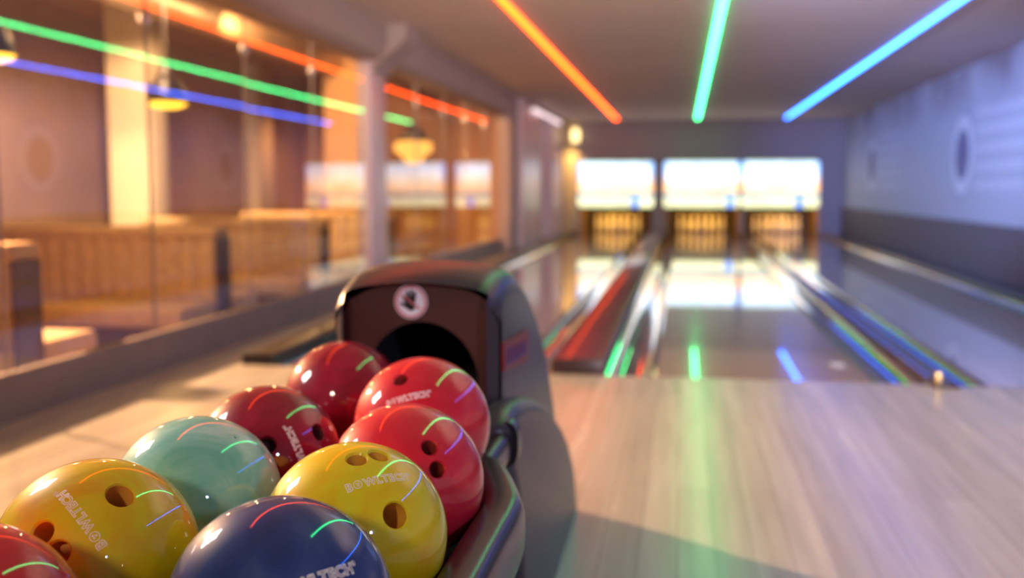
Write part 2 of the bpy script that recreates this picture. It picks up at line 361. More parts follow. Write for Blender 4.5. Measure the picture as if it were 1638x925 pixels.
# ------------------------------------------------------------------ the room
GX = -2.74            # plane of the glass partition
FOUL = 5.25
LANES = [(-1.94, -0.88), (-0.12, 0.945), (1.487, 2.553)]
CEIL = 2.375
END = 22.0
RW = 3.25
struct('floor', GX, RW, -2.2, FOUL, -0.12, 0.0, M_appr, label='pale wooden approach floor in front of the lanes')
struct('floor_lounge', -7.2, GX-0.10, 1.5, 24.0, -0.42, -0.30, M_lounge_floor, label='orange brown wooden floor of the lounge beyond the glass')
struct('floor_lane_bed', GX-0.10, RW, FOUL, 24.2, -0.30, -0.14, M_black, label='dark bed under the lanes')
struct('floor_side_left', GX, -2.36, FOUL, END, -0.12, 0.0, M_appr, label='narrow wooden walkway between left lane and the glass')
struct('floor_side_right', 2.95, RW, FOUL, END, -0.12, 0.0, M_carpet, label='dark strip of floor at the foot of right wall')
struct('ceiling', GX-0.1, RW+0.1, -0.6, 24.2, CEIL, CEIL+0.1, M_ceil, label='smooth mauve brown ceiling over the lanes')
struct('wall_right', RW, RW+0.12, -1.0, 24.2, -0.1, CEIL, M_mural, label='pale blue mural wall with ringed disc and stripes')
struct('trim_1', RW-0.04, RW, -1.0, END, 0.0, 0.575, M_wains, label='dark ribbed wainscot along the right wall')
# back wall around the three pin openings
op = [(-2.13, -0.64), (-0.335, 1.155), (1.275, 2.765)]     # openings
bm = bmesh.new()
box_bm(bm, GX, RW, END, END+0.12, 0.60, CEIL)
xs = [GX]+[v for o in op for v in o]+[RW]
for i in range(0, len(xs), 2): box_bm(bm, xs[i], xs[i+1], END, END+0.12, -0.12, 0.60)
tag(link('wall_back', to_me(bm), M_back), 'dark violet wall above and between the pin openings', None, None, 'structure')

# ceiling soffit beam over the glass, with a flared bracket block at the post
bm = bmesh.new(); prism_xz(bm, [(GX-0.12, 2.07), (GX+0.10, 2.07), (GX+0.16, 2.11), (GX+0.19, 2.20), (GX+0.19, CEIL), (GX-0.12, CEIL)], 1.5, 15.5)
tag(link('trim_2', to_me(bm), M_soffit), 'mauve soffit beam running above the glass partition', None, None, 'structure')
bm = bmesh.new()
poly = [(GX-0.06, 1.98), (GX+0.06, 1.98), (GX+0.12, 2.06), (GX+0.30, 2.20), (GX+0.36, 2.26), (GX+0.36, CEIL), (GX-0.06, CEIL)]
prism_xz(bm, poly, 8.82, 9.30)
tag(link('trim_3', to_me(bm), M_soffit), 'flared bracket where the square post meets the ceiling beam', None, None, 'structure')
struct('trim_4', GX-0.09, GX+0.035, 8.80, 9.30, -0.3, 2.07, M_leftwall, label='square mauve post between two runs of glass', bev=0.01)
# low curb carrying the glass
struct('trim_5', GX-0.02, GX+0.03, 1.5, 15.5, -0.30, 0.20, M_curb, label='low painted curb under the glass partition', bev=0.008)
# wall beyond the glass with a shallow pilaster and a recess
struct('wall_left', GX-0.02, GX+0.16, 15.5, 16.2, -0.12, CEIL, M_soffit, label='mauve pilaster where the glass ends')
bm = bmesh.new()
box_bm(bm, GX-0.12, GX+0.24, 16.2, 18.2, -0.12, CEIL); box_bm(bm, GX-0.12, GX+0.02, 18.2, 20.2, -0.12, CEIL); box_bm(bm, GX-0.12, GX+0.24, 20.2, 21.6, -0.12, CEIL); box_bm(bm, GX-0.12, GX+0.02, 21.6, END, -0.12, CEIL)
tag(link('wall_left_far', to_me(bm), M_leftwall), 'mauve panelled wall beside the far end of left lane', None, None, 'structure')

# lounge shell
struct('wall_lounge_side', -7.3, -7.15, 1.5, 24.0, -0.42, 3.2, M_lwall, label='brown lounge wall seen through the glass')
struct('wall_lounge_far', -7.2, GX-0.12, 19.0, 19.15, -0.42, 3.2, M_lwall2, label='orange lit wall at the far end of the lounge')
struct('ceiling_lounge', -7.2, GX-0.12, 1.5, 24.0, 3.0, 3.1, M_lceil, label='dark lounge ceiling with exposed ducts')
struct('trim_6', -6.02, -5.53, 10.2, 10.55, -0.30, 3.0, M_pillar, label='broad cream pillar in the lounge lit by a spot', bev=0.01)
struct('trim_7', -7.15, -6.88, 16.2, 16.8, -0.30, 3.0, M_pillar, label='second cream pillar on the far lounge wall', bev=0.01)
struct('trim_8', -5.05, -4.4, 14.2, 14.5, -0.30, 3.0, M_lwall, label='cream wall return behind the glass beside the post', bev=0.01)
bm = bmesh.new(); prism_xz(bm, [(GX-0.30, 2.30), (GX-0.12, 2.07), (GX-0.12, 3.0), (GX-0.30, 3.0)], 1.5, 19.0)
tag(link('trim_9', to_me(bm), M_lceil), 'dark lounge side of the ceiling beam', None, None, 'structure')

# glass panes, each a framed sheet of the partition
edges = [2.6, 3.81, 5.03, 6.25, 7.46, 8.80], [9.30, 10.52, 11.74, 12.97, 14.2, 15.5]
wi = 0
NTH = ['nearest, cut by the left picture edge,', 'second', 'third', 'fourth', 'fifth, just before the post,']
NTH2 = ['first beyond the post,', 'second beyond the post,', 'third beyond the post,', 'fourth beyond the post,', 'last, beside the pilaster,']
for run, nn in zip(edges, (NTH, NTH2)):
    for i in range(5):
        wi += 1; y0, y1 = run[i]+0.006, run[i+1]-0.006; yc = (y0+y1)/2
        e = empty('window_%d' % wi, (GX, yc, 0.20)); tag(e, 'glass pane %s of the lounge partition' % nn[i], None, None, 'structure')
        e.rotation_euler = (0, R(random.uniform(-0.12, 0.12)), R(random.uniform(-0.10, 0.10)))
        hy = (y1-y0)/2
        box('pane', -0.005, 0.005, -hy, hy, 0.004, 1.86, M_glass, e)
        for s in (-1, 1):
            box('edge_seal', -0.006, 0.006, s*hy-0.0015, s*hy+0.0015, 0.004, 1.86, M_glassedge, e)
        if i < 4: box('clamp', -0.02, 0.02, hy-0.02, hy+0.03, 1.60, 1.66, M_chrome, e, bev=0.004)

# ------------------------------------------------------------------ lanes
LN = ['left', 'middle', 'right']
for (x0, x1), nm in zip(LANES, LN):
    xc = (x0+x1)/2; e = empty('bowling_lane', (xc, FOUL, 0)); w = (x1-x0)/2
    tag(e, {'left': 'glossy bowling lane partly hidden behind the ball return hood', 'middle': 'glossy bowling lane in the middle mirroring two bright screens',
            'right': 'glossy bluish bowling lane beside the mural wall'}[nm], 'bowling lane', 'glossy wooden bowling lanes')
    box('lane_surface', -w, w, 0.006, END-FOUL+0.0, -0.05, 0.0, M_lane, e)
    box('pin_deck', -w, w, END-FOUL+0.0, END-FOUL+1.35, -0.05, 0.002, M_deck, e)
    for k in range(7):      # aiming arrows inlaid in the lane
        ax = -w + (k+1)*2*w/8; ay = 4.6 - abs(k-3)*0.33 + 0
        bm = bmesh.new(); prism = [(ax-0.016, ay), (ax, ay+0.13), (ax+0.016, ay)]
        vs = [bm.verts.new((x, y, 0.0012)) for x, y in prism]; vb = [bm.verts.new((x, y, 0.0002)) for x, y in prism]
        bm.faces.new(vs); bm.faces.new(vb[::-1])
        for q in range(3): bm.faces.new((vs[q], vb[q], vb[(q+1) % 3], vs[(q+1) % 3]))
        link('arrow_inlay', to_me(bm), M_cap, e)
    if nm == 'middle':
        o = box('marker', 0.40, 0.47, 0.44, 0.60, 0.0, 0.0015, M_mark, e); o['label'] = 'small pale rectangular marker'

def gutter(x0, x1, label):
    bm = bmesh.new(); n = 16; L_ = END-FOUL+0.08; c = (x0+x1)/2; w = (x1-x0)/2
    ring = [(-w, 0.0)] + [(-(w-0.012)*math.cos(PI*i/n), -0.050*math.sin(PI*i/n)-0.004) for i in range(n+1)] + [(w, 0.0), (w, -0.12), (-w, -0.12)]
    prism_xz(bm, ring, 0.0, L_)
    o = link('lane_gutter', to_me(bm), M_gutter, None, (c, FOUL+0.004, 0), smooth=True, ang=40)
    tag(o, label, 'gutter', 'channel gutters beside the lanes')
GUT = [(-2.17, -1.942, 'black channel gutter on the left side of the left lane'), (-0.878, -0.665, 'black channel gutter between the left lane and the red cover'),
       (-0.375, -0.122, 'black channel gutter between the red cover and the middle lane'), (0.947, 1.18, 'black channel gutter on the right side of the middle lane'),
       (1.26, 1.485, 'black channel gutter on the left side of the right lane'), (2.555, 2.79, 'black channel gutter between the right lane and the mural wall')]
for a, b, l in GUT: gutter(a, b, l)
def cover(name, x0, x1, h, m, mf, label, cat):
    e = empty(name, ((x0+x1)/2, FOUL, 0)); w = (x1-x0)/2; tag(e, label, cat)
    box('cover_top', -w, w, 0.03, END-FOUL, h-0.03, h, m, e, bev=0.008)
    box('side_wall', -w+0.004, w-0.004, 0.03, END-FOUL, -0.12, h-0.028, mf, e)
    box('end_cap', -w, w, -0.002, 0.032, -0.02, h+0.002, mf, e, bev=0.006)
    return e
cover('ball_track_cover', -0.66, -0.38, 0.078, M_redcap, M_redfront, 'raised red cover over the ball track between left and middle lanes', 'track cover')
cover('division_cover', -2.36, -2.18, 0.06, M_black, M_black, 'dark division cover left of the left lane, blunt end on the approach', 'division cover')
cover('division_cover', 1.182, 1.258, 0.03, M_cap, M_redfront, 'narrow dark division cover between the middle and right lanes', 'division cover')
cover('division_cover', 2.792, 2.948, 0.05, M_cap, M_redfront, 'dark division cover between right lane gutter and wainscot', 'division cover')
e = empty('foul_sensor', (1.235, FOUL-0.06, 0.0)); tag(e, 'small brass coloured foul line sensor post at the gutter end', 'sensor')
box('post', -0.014, 0.014, -0.012, 0.012, 0.0, 0.075, M_brass, e, bev=0.004)
box('base', -0.02, 0.10, -0.015, 0.05, 0.0, 0.018, M_redfront, e, bev=0.004)

# ------------------------------------------------------------------ pins, pits, screens
pin_prof = [(0, 0), (0.026, 0), (0.0285, 0.02), (0.045, 0.08), (0.0605, 0.115), (0.058, 0.15), (0.042, 0.20), (0.026, 0.235), (0.0228, 0.255), (0.025, 0.285), (0.032, 0.325), (0.031, 0.35), (0.02, 0.374), (0, 0.381)]
pin_me = to_me(lathe(pin_prof, 20)); 
neck = [(0.0262, 0.236), (0.0275, 0.2365), (0.0246, 0.250), (0.0240, 0.250)]
neck_me = to_me(lathe([(0.0275, 0.232), (0.0262, 0.240), (0.0244, 0.247)], 20))
pit_light = (1.0, 0.52, 0.05)
ORD = ['head pin', 'second row left pin', 'second row right pin', 'third row left pin', 'third row middle pin', 'third row right pin', 'back row far left pin', 'back row inner left pin', 'back row inner right pin', 'back row far right pin']
proto = None
for li, ((x0, x1), (a, b)) in enumerate(zip(LANES, op)):
    xc = (x0+x1)/2
    e = empty('pinsetter_pit', (xc, END+0.12, 0)); tag(e, ['dark pin pit at the end of the left lane', 'dark pin pit at the end of the middle lane', 'dark pin pit at the end of the right lane'][li], 'pin pit')
    aa, bb = a-xc, b-xc
    box('back_curtain', aa, bb, 1.75, 1.80, -0.12, 1.4, M_pit, e)
    box('kickback', aa-0.06, aa, 0.0, 1.8, -0.12, 1.4, M_kick, e); box('kickback', bb, bb+0.06, 0.0, 1.8, -0.12, 1.4, M_kick, e)
    box('top_cover', aa-0.06, bb+0.06, 0.0, 1.8, 1.4, 1.44, M_pit, e)
    lamp('pin_lamp', 'AREA', (xc, END+0.16, 0.86), (xc, END+0.75, 0.15), 20, pit_light, shape='RECTANGLE', size=1.1, size_y=0.08)
    k = 0
    for row in range(4):
        for c in range(row+1):
            px = xc + (c-row/2)*0.3048; py = END+0.30+row*0.264
            if proto is None:
                p = link('bowling_pin', pin_me, M_pin, None, (px, py, 0.002), smooth=True); s = link('neck_stripe', neck_me, M_pinred, p, smooth=True); proto = (p, s)
            else:
                p = proto[0].copy(); s = proto[1].copy(); s.parent = p; COL.objects.link(p); COL.objects.link(s); p.location = (px, py, 0.002)
            tag(p, 'white bowling pin, %s at end of the %s lane' % (ORD[k], LN[li]), 'bowling pin', 'white bowling pins on the %s deck' % LN[li]); k += 1
for li, (a, b, l) in enumerate([(-2.19, -0.60, 'bright screen above the left lane, cream strip below the picture'), (-0.39, 1.16, 'bright middle screen above the middle lane with pale sky picture'), (1.205, 2.755, 'bright screen furthest right, next to the mural wall')]):
    xc = (a+b)/2; w = (b-a)/2; e = empty('display_screen', (xc, END, 0.56)); tag(e, l, 'screen', 'glowing screens above the pins')
    box('screen_frame', -w-0.012, w+0.012, -0.07, -0.002, -0.012, 0.972, M_black, e, bev=0.01)
    # picture with rounded corners
    bm = bmesh.new(); r = 0.06; pts = []
    for cx, cz, a0 in ((w-r, 0.96-r, 0), (-w+r, 0.96-r, PI/2), (-w+r, r, PI), (w-r, r, 1.5*PI)):
        for q in range(7): pts.append((cx+r*math.cos(a0+q*PI/12), cz+r*math.sin(a0+q*PI/12)))
    prism_xz(bm, pts, -0.078, -0.070)
    link('screen_picture', to_me(bm), M_screen[li], e)

# ------------------------------------------------------------------ LED lines on the ceiling
for x, col, st, nm in [(-1.36, (1.0, 0.062, 0.004), 12.0, 'orange red'), (0.275, (0.045, 1.0, 0.27), 12.0, 'green'), (2.03, (0.02, 0.14, 1.0), 17.0, 'blue')]:
    e = empty('light_line', (x, 1.5, CEIL)); tag(e, 'long glowing %s light line on the ceiling over the %s lane' % (nm, {'green': 'middle', 'blue': 'right'}.get(nm, 'left')), 'ceiling light')
    box('housing', -0.032, 0.032, 0, 20.0, -0.008, -0.0005, M_soffit, e)
    box('diffuser', -0.026, 0.026, 0.01, 19.98, -0.020, -0.008, glow_mat('led_'+nm.replace(' ', '_'), col, st), e)
# batten lights on the left wall near the back corner
def batten(y0, y1, x, z, col, st, label):
    e = empty('batten_light', (x, y0, z)); tag(e, label, 'wall light')
    box('housing', -0.04, 0.0, 0, y1-y0, 0.0, 0.06, M_soffit, e, bev=0.006)
    box('diffuser', -0.02, 0.02, 0.03, y1-y0-0.03, -0.045, -0.001, glow_mat('batten_glow', col, st), e)
batten(17.0, 20.8, -2.44, 2.27, (0.80, 0.60, 0.62), 1.6, 'pinkish white batten light high on the left wall')
e = empty('corner_lamp', (-2.24, 21.82, 1.92)); tag(e, 'warm golden lamp high in the far left corner', 'lamp')
box('bracket', -0.05, 0.05, 0.06, 0.17, -0.02, 0.05, M_black, e, bev=0.005)
bmx = lathe([(0, 0.02), (0.06, 0.0), (0.085, 0.08), (0.085, 0.22), (0.05, 0.28), (0, 0.29)], 24)
link('shade', to_me(bmx), glow_mat('corner_glow', (1.0, 0.72, 0.30), 2.2), e, smooth=True)
lamp('corner_lamp_light', 'SPOT', (-2.24, 21.5, 2.2), (-2.34, 22.0, 0.9), 130, (1.0, 0.62, 0.2), spot_size=R(60), spot_blend=1.0, shadow_soft_size=0.05)
box_ = box('conduit_column', -0.16, 0.16, -0.06, 0.0, -1.95, 0.42, M_pillar, None, bev=0.02)
box_.location = (-2.34, END, 1.95); tag(box_, 'narrow golden lit column in the far left corner', 'column')

# ------------------------------------------------------------------ lounge furniture
def ribbed(bm, x0, x1, y0, y1, z0, z1, pitch=0.135, depth=0.03):
    n = int((x1-x0)/pitch); pts = []
    m = n*8
    for i in range(m+1):
        x = x0+(x1-x0)*i/m; pts.append((x, y0 + depth*(1-abs(math.sin(PI*i/8)))))
    for i in range(m, -1, -1):
        x = x0+(x1-x0)*i/m; pts.append((x, y1 - depth*(1-abs(math.sin(PI*i/8)))))
    a = [bm.verts.new((x, y, z0)) for x, y in pts]; b = [bm.verts.new((x, y, z1)) for x, y in pts]
    bm.faces.new(a[::-1]); bm.faces.new(b)
    k = len(pts)
    for i in range(k): bm.faces.new((a[i], a[(i+1) % k], b[(i+1) % k], b[i]))
booths = [(4.72, 'ribbed cream banquette at the left picture edge, nearest of them'), (6.98, 'ribbed cream banquette in the middle, behind the nearest one'), (9.15, 'ribbed cream banquette third back, close to the mauve post'), (11.4, 'ribbed cream banquette furthest back, seen past the post')]
for i, (y, l) in enumerate(booths):
    e = empty('banquette', (-4.15, y, -0.30)); tag(e, l, 'banquette', 'back to back lounge banquettes')
    bm = bmesh.new(); ribbed(bm, -0.88, 0.88, -0.10, 0.10, 0.40, 0.90); link('backrest', to_me(bm), M_sofa, e, smooth=True, ang=45)
    box('top_roll', -0.90, 0.90, -0.115, 0.115, 0.895, 0.985, M_sofa, e, bev=0.035, seg=4)
    box('shaded_end', 0.88, 0.90, -0.11, 0.11, 0.02, 0.90, M_sofa_base, e, bev=0.004)  # dark end on the glass side only, shade put into its colour
    for s in (-1, 1):
        ya, yb = (0.10, 0.64) if s > 0 else (-0.64, -0.10)
        box('seat_cushion', -0.88, 0.88, ya, yb, 0.32, 0.46, M_sofa, e, bev=0.03, seg=4)
        box('seat_base', -0.86, 0.875, ya+0.02, yb-0.02, 0.0, 0.325, M_sofa_base, e)
# pendants
M_bowl = glow_mat('bowl_glow', (1.0, 0.42, 0.07), 1.9)
M_pglow = glow_mat('pendant_glow', (1.0, 0.50, 0.03), 3.0); M_bulb = glow_mat('bulb_glow', (1.0, 0.72, 0.30), 14.0)
def pendant(x, y, z, d, label, bowl=False):
    e = empty('pendant_lamp', (x, y, z)); tag(e, label, 'pendant lamp', 'pendant lamps over the lounge tables')
    r = d/2
    if not bowl:
        prof = [(r, 0.0), (r*0.98, 0.03), (r*0.80, 0.14), (r*0.45, 0.22), (0.04, 0.25), (0.035, 0.32), (0, 0.33)]
        bm = lathe(prof + [(0, 0.32), (0.03, 0.24), (r*0.42, 0.21), (r*0.77, 0.13), (r*0.94, 0.03), (r, 0.0)], 32)
        bmesh.ops.remove_doubles(bm, verts=bm.verts, dist=1e-5); link('lamp_shade', to_me(bm), M_lampblack, e, smooth=True, ang=60)
        link('diffuser', to_me(lathe([(0, -0.045), (r*0.5, -0.04), (r*0.85, -0.02), (r*0.95, 0.004), (r*0.85, 0.01), (0, 0.01)], 32)), M_pglow, e, smooth=True)
        top = 0.33
    else:
        link('lamp_shade', to_me(lathe([(0, 0.22), (0.05, 0.20), (r*0.55, 0.10), (r*0.80, 0.0), (r*0.78, 0.0), (0, 0.03)], 32)), M_lampblack, e, smooth=True)
        link('diffuser', to_me(lathe([(r*0.80, 0.0), (r, -0.06), (r*0.95, -0.12), (r*0.55, -0.20), (r*0.35, -0.28), (0, -0.29)], 32)), M_bowl, e, smooth=True)
        top = 0.22
    link('cord', to_me(lathe([(0, top-0.02), (0.006, top-0.02), (0.006, 3.0-z), (0, 3.0-z)], 8)), M_lampblack, e)
    lamp('pendant_light', 'POINT', (x, y, z-0.12 if not bowl else z-0.36), (x, y, 0), 16, (1.0, 0.55, 0.18), shadow_soft_size=0.05)
pendant(-4.25, 5.85, 1.775, 0.36, 'black dome pendant with yellow glow at the left picture edge')
pendant(-4.25, 8.12, 1.665, 0.34, 'black dome pendant with yellow glow in front of cream pillar')
pendant(-3.37, 12.78, 1.55, 0.50, 'amber bowl pendant just right of the mauve post', bowl=True)
# wall plaques / spots on lounge wall
# ducts under the lounge ceiling: ringed silver tubes
def duct(x, z, y0, y1, r, label):
    bm = bmesh.new(); n = int((y1-y0)/0.06); seg = 24; rings = []
    for i in range(n+1):
        rr = r*(1.0 if i % 2 else 0.95); y = y0+(y1-y0)*i/n
        rings.append([bm.verts.new((rr*math.cos(2*PI*k/seg), y, rr*math.sin(2*PI*k/seg))) for k in range(seg)])
    for a, b in zip(rings, rings[1:]):
        for k in range(seg): bm.faces.new((a[k], b[k], b[(k+1) % seg], a[(k+1) % seg]))
    bm.faces.new(rings[0]); bm.faces.new(rings[-1][::-1])
    tag(link('air_duct', to_me(bm), M_duct, None, (x, 0, z), smooth=True), label, 'air duct')
duct(-4.9, 2.72, 3.0, 18.5, 0.17, 'ribbed silver air duct under the lounge ceiling')
duct(-3.60, 2.80, 3.0, 18.5, 0.11, 'thinner air duct nearer the glass under lounge ceiling')
for i, (x, y) in enumerate([(-3.9, 7.3), (-3.9, 10.6)]):
    e = empty('ceiling_spotlight', (x, y, 2.62)); tag(e, ['warm ceiling spotlight shining up on the duct, nearer one', 'warm ceiling spotlight shining up on the duct, farther one'][i], 'spotlight')
    link('lamp_head', to_me(lathe([(0, -0.10), (0.05, -0.10), (0.06, 0.0), (0.055, 0.0), (0, -0.03)], 20)), M_lampblack, e, smooth=True, ang=40)
    link('lens', to_me(lathe([(0, -0.001), (0.05, -0.001), (0.05, -0.012), (0, -0.02)], 20)), M_bulb, e)
    link('stem', to_me(lathe([(0, -0.09), (0.008, -0.09), (0.008, 0.38), (0, 0.38)], 8)), M_lampblack, e)
    lamp('uplight', 'POINT', (x-0.1, y, 2.56), (x, y, 3), 30, (1.0, 0.62, 0.26), shadow_soft_size=0.04)

# ------------------------------------------------------------------ ball return
BR = empty('ball_return', (-0.52, 1.9, 0.0)); tag(BR, 'dark ball return machine with arched hood and ball tray', 'ball return')
def brlink(name, bm, m, parent=None, smooth=True, ang=40):
    me = to_me(bm); me.transform(Matrix.Translation((0.52, -1.9, 0)))
    return link(name, me, m, parent or BR, smooth=smooth, ang=ang)
CXH, HW = -0.505, 0.165
side = [(1.905, 0.20), (1.902, 0.50), (1.900, 0.710), (1.906, 0.740), (1.925, 0.760), (1.955, 0.774), (2.01, 0.786), (2.10, 0.789), (2.20, 0.772), (2.32, 0.732), (2.44, 0.678), (2.56, 0.606), (2.66, 0.530), (2.75, 0.438), (2.83, 0.345), (2.92, 0.18), (2.96, 0.0)]
sp = catmull([(0, y, z) for y, z in side], 5)
def inset(path, d):
    out = []
    for i, p in enumerate(path):
        t = (path[min(i+1, len(path)-1)] - path[max(i-1, 0)]).normalized(); n = Vector((0, t.z, -t.y))   # to the right of travel: inward
        out.append(p + n*d)
    return out
rings = []; rr = 0.045
us = [(-1, rr, True)]
cols = []
for k in range(7):
    a = PI/2*k/6; cols.append((-HW + rr*(1-math.cos(a))*1.0, rr*(1-math.sin(a))))
for k in range(1, 16):
    u = -1 + 2*k/16; cols.append((u*(HW-rr), 0))
for k in range(7):
    a = PI/2*(6-k)/6; cols.append((HW - rr*(1-math.cos(a)), rr*(1-math.sin(a))))
bm = bmesh.new(); grid = []
for x, d in cols:
    crown = 0.022*(1-(x/HW)**2) 
    row = []
    for p in inset(sp, d):
        hz = max(0, min(1, (p.z-0.30)/0.3)); back = max(0, min(1, (p.y-1.86)/0.08))
        row.append(bm.verts.new((CXH+x, p.y, p.z + crown*hz)))
    grid.append(row)
nP = len(sp); 
def is_front(i): return sp[i].z < 0.756 and sp[i].y < 1.94
for j in range(len(grid)-1):
    interior = 4 <= j < len(grid)-5
    for i in range(nP-1):
        if interior and is_front(i): continue
        bm.faces.new((grid[j][i], grid[j+1][i], grid[j+1][i+1], grid[j][i+1]))
for row in (grid[0], grid[-1]):
    lo = [bm.verts.new((row[0].co.x, v.co.y, 0.0)) for v in row[:-1]]+[row[-1]]
    for i in range(nP-2): bm.faces.new((row[i], row[i+1], lo[i+1], lo[i]))
bmesh.ops.remove_doubles(bm, verts=bm.verts, dist=1e-6)
brlink('hood_shell', bm, M_shell, ang=35)
# front panel with the arched opening
bm = bmesh.new()
oc, orx, otz, obz = -0.500, 0.112, 0.700, 0.40
def outer_pt(t):   # walks the panel outline from bottom left over the top to bottom right
    return t
outline = [(CXH-0.156, 0.36), (CXH-0.156, 0.60), (CXH-0.155, 0.712)]
for k in range(11):
    u = -1+2*k/10; outline.append((CXH+u*0.143, 0.738+0.046*(1-u*u)))
outline += [(CXH+0.155, 0.712), (CXH+0.156, 0.60), (CXH+0.156, 0.36)]
n = len(outline); inner = []
for k in range(n):
    a = PI - PI*k/(n-1)
    inner.append((oc+orx*1.02*math.cos(a), 0.575 + 0.125*math.sin(a)) if 0 < k < n-1 else (oc+orx*1.02*math.cos(a), 0.36))
for yy in (1.948, 1.962):
    A = [bm.verts.new((x, yy, z)) for x, z in outline]; Bv = [bm.verts.new((x, yy, z)) for x, z in inner]
    for k in range(n-1): bm.faces.new((A[k], A[k+1], Bv[k+1], Bv[k]))
    if yy < 1.95: A0, B0 = A, Bv
for k in range(n-1):
    bm.faces.new((B0[k], B0[k+1], Bv[k+1], Bv[k])); bm.faces.new((A0[k], A0[k+1], A[k+1], A[k]))
brlink('front_panel', bm, M_face, ang=30)
# black tunnel behind the opening
bm = bmesh.new(); tun = [(oc+0.118*math.cos(PI-PI*k/16), 0.575+0.128*math.sin(PI*k/16)) for k in range(17)]; tun = [(oc-0.118, 0.36)]+tun+[(oc+0.118, 0.36)]
a = [bm.verts.new((x, 1.962, z)) for x, z in tun]; b = [bm.verts.new((x, 2.40, z)) for x, z in tun]
for k in range(len(tun)-1): bm.faces.new((a[k], a[k+1], b[k+1], b[k]))
bm.faces.new(b); bm.faces.new((a[0], b[0], b[-1], a[-1]))
brlink('tunnel', bm, M_hole)
# round hand warning sticker
sx, sz, sr = -0.521, 0.7385, 0.0335
def disc(bm, cx, cz, r0, r1, y0, y1, n=48):
    P0 = [(cx+r1*math.cos(2*PI*i/n), cz+r1*math.sin(2*PI*i/n)) for i in range(n)]
    if r0 <= 0: prism_xz(bm, P0, y0, y1)
    else:
        Q = [(cx+r0*math.cos(2*PI*i/n), cz+r0*math.sin(2*PI*i/n)) for i in range(n)]
        v = [[bm.verts.new((x, y, z)) for x, z in PP] for PP in (P0, Q) for y in (y0, y1)]
        for i in range(n):
            j = (i+1) % n
            for A, B in ((0, 1), (2, 3), (0, 2), (1, 3)): bm.faces.new((v[A][i], v[A][j], v[B][j], v[B][i]))
bm = bmesh.new(); disc(bm, sx, sz, 0, sr, 1.9465, 1.948); st = brlink('warning_sticker', bm, M_stkwhite, smooth=False); st['label'] = 'round white warning sticker with red ring and black hand'
bm = bmesh.new(); disc(bm, sx, sz, sr*0.82, sr*0.95, 1.9458, 1.9466); brlink('red_ring', bm, M_stkred, st, smooth=False)
bm = bmesh.new()
q = 1/math.sqrt(2); hw = sr*0.055; L0 = sr*0.80
prism_xz(bm, [(sx-L0*q-hw*q, sz+L0*q*0.75-hw*q), (sx+L0*q-hw*q, sz-L0*q*0.75-hw*q), (sx+L0*q+hw*q, sz-L0*q*0.75+hw*q), (sx-L0*q+hw*q, sz+L0*q*0.75+hw*q)], 1.9452, 1.9460); brlink('red_bar', bm, M_stkred, st, smooth=False)
bm = bmesh.new(); s_ = sr
s_ = sr*1.12
disc(bm, sx, sz-0.22*s_, 0, 0.24*s_, 1.9455, 1.9464, 20)
for ang_, ln, wd, ox in ((28, 0.56, 0.085, -0.17), (10, 0.76, 0.09, -0.08), (-1, 0.82, 0.09, 0.02), (-10, 0.72, 0.088, 0.12), (62, 0.50, 0.09, -0.12)):
    a_ = R(ang_); d_ = Vector((-math.sin(a_), math.cos(a_))); n_ = Vector((d_.y, -d_.x)); o_ = Vector((sx+ox*s_, sz-(0.15 if ang_ < 60 else 0.30)*s_))
    pts_ = [o_+n_*wd*s_, o_+d_*ln*s_*0.9+n_*wd*0.8*s_, o_+d_*ln*s_, o_+d_*ln*s_*0.9-n_*wd*0.8*s_, o_-n_*wd*s_]
    prism_xz(bm, [(p.x, p.y) for p in pts_], 1.9454, 1.9463)
brlink('hand_symbol', bm, M_stkblack, st, smooth=False)
# red badge on the right flank (lettering out of focus in two rows)
bx = CXH+HW
bm = bmesh.new(); prism_yz(bm, [(1.935, 0.607), (2.235, 0.578), (2.255, 0.590), (2.255, 0.640), (2.235, 0.650), (1.935, 0.664)], bx, bx+0.006)
bg = brlink('side_badge', bm, M_badge, smooth=False); bg['label'] = 'red slanted badge with blurred lettering'
bm = bmesh.new()
for k in range(8):
    y = 1.965+k*0.034; zt = 0.632-k*0.0022
    prism_yz(bm, [(y, zt-0.018), (y+0.022, zt-0.019), (y+0.022, zt-0.0135), (y+0.008, zt-0.013), (y+0.008, zt+0.013), (y, zt+0.014)], bx+0.006, bx+0.008)
brlink('badge_lettering', bm, M_badgel, bg, smooth=False)
# rounded wings flanking the hood
wing = [(1.935, 0.0), (1.93, 0.20), (1.885, 0.36), (1.80, 0.46), (1.775, 0.515), (1.80, 0.548), (1.90, 0.556), (2.03, 0.538), (2.20, 0.500), (2.36, 0.448), (2.57, 0.367), (2.70, 0.308), (2.80, 0.245), (2.90, 0.17), (2.96, 0.10), (3.015, 0.0)]
wp = catmull([(0, y, z) for y, z in wing], 4)
for s in (1, -1):
    bm = bmesh.new(); g = []; x_in = CXH + s*(HW-0.01); x_out = CXH + s*(HW+0.045)
    for k in range(6):
        a = PI/2*k/5; dx = 0.030*math.sin(a); d = 0.030*(1-math.cos(a))
        g.append([bm.verts.new((x_out - s*(0.030-dx), p.y, max(p.z, 0.0))) for p in inset(wp, d)])
    g.insert(0, [bm.verts.new((x_in, p.y, max(p.z, 0))) for p in wp])
    for A, B in zip(g, g[1:]):
        for i in range(len(wp)-1): bm.faces.new((A[i], A[i+1], B[i+1], B[i]))
    bm.faces.new(g[-1]); bm.faces.new(g[0][::-1])
    brlink('side_wing', bm, M_shell, ang=50)
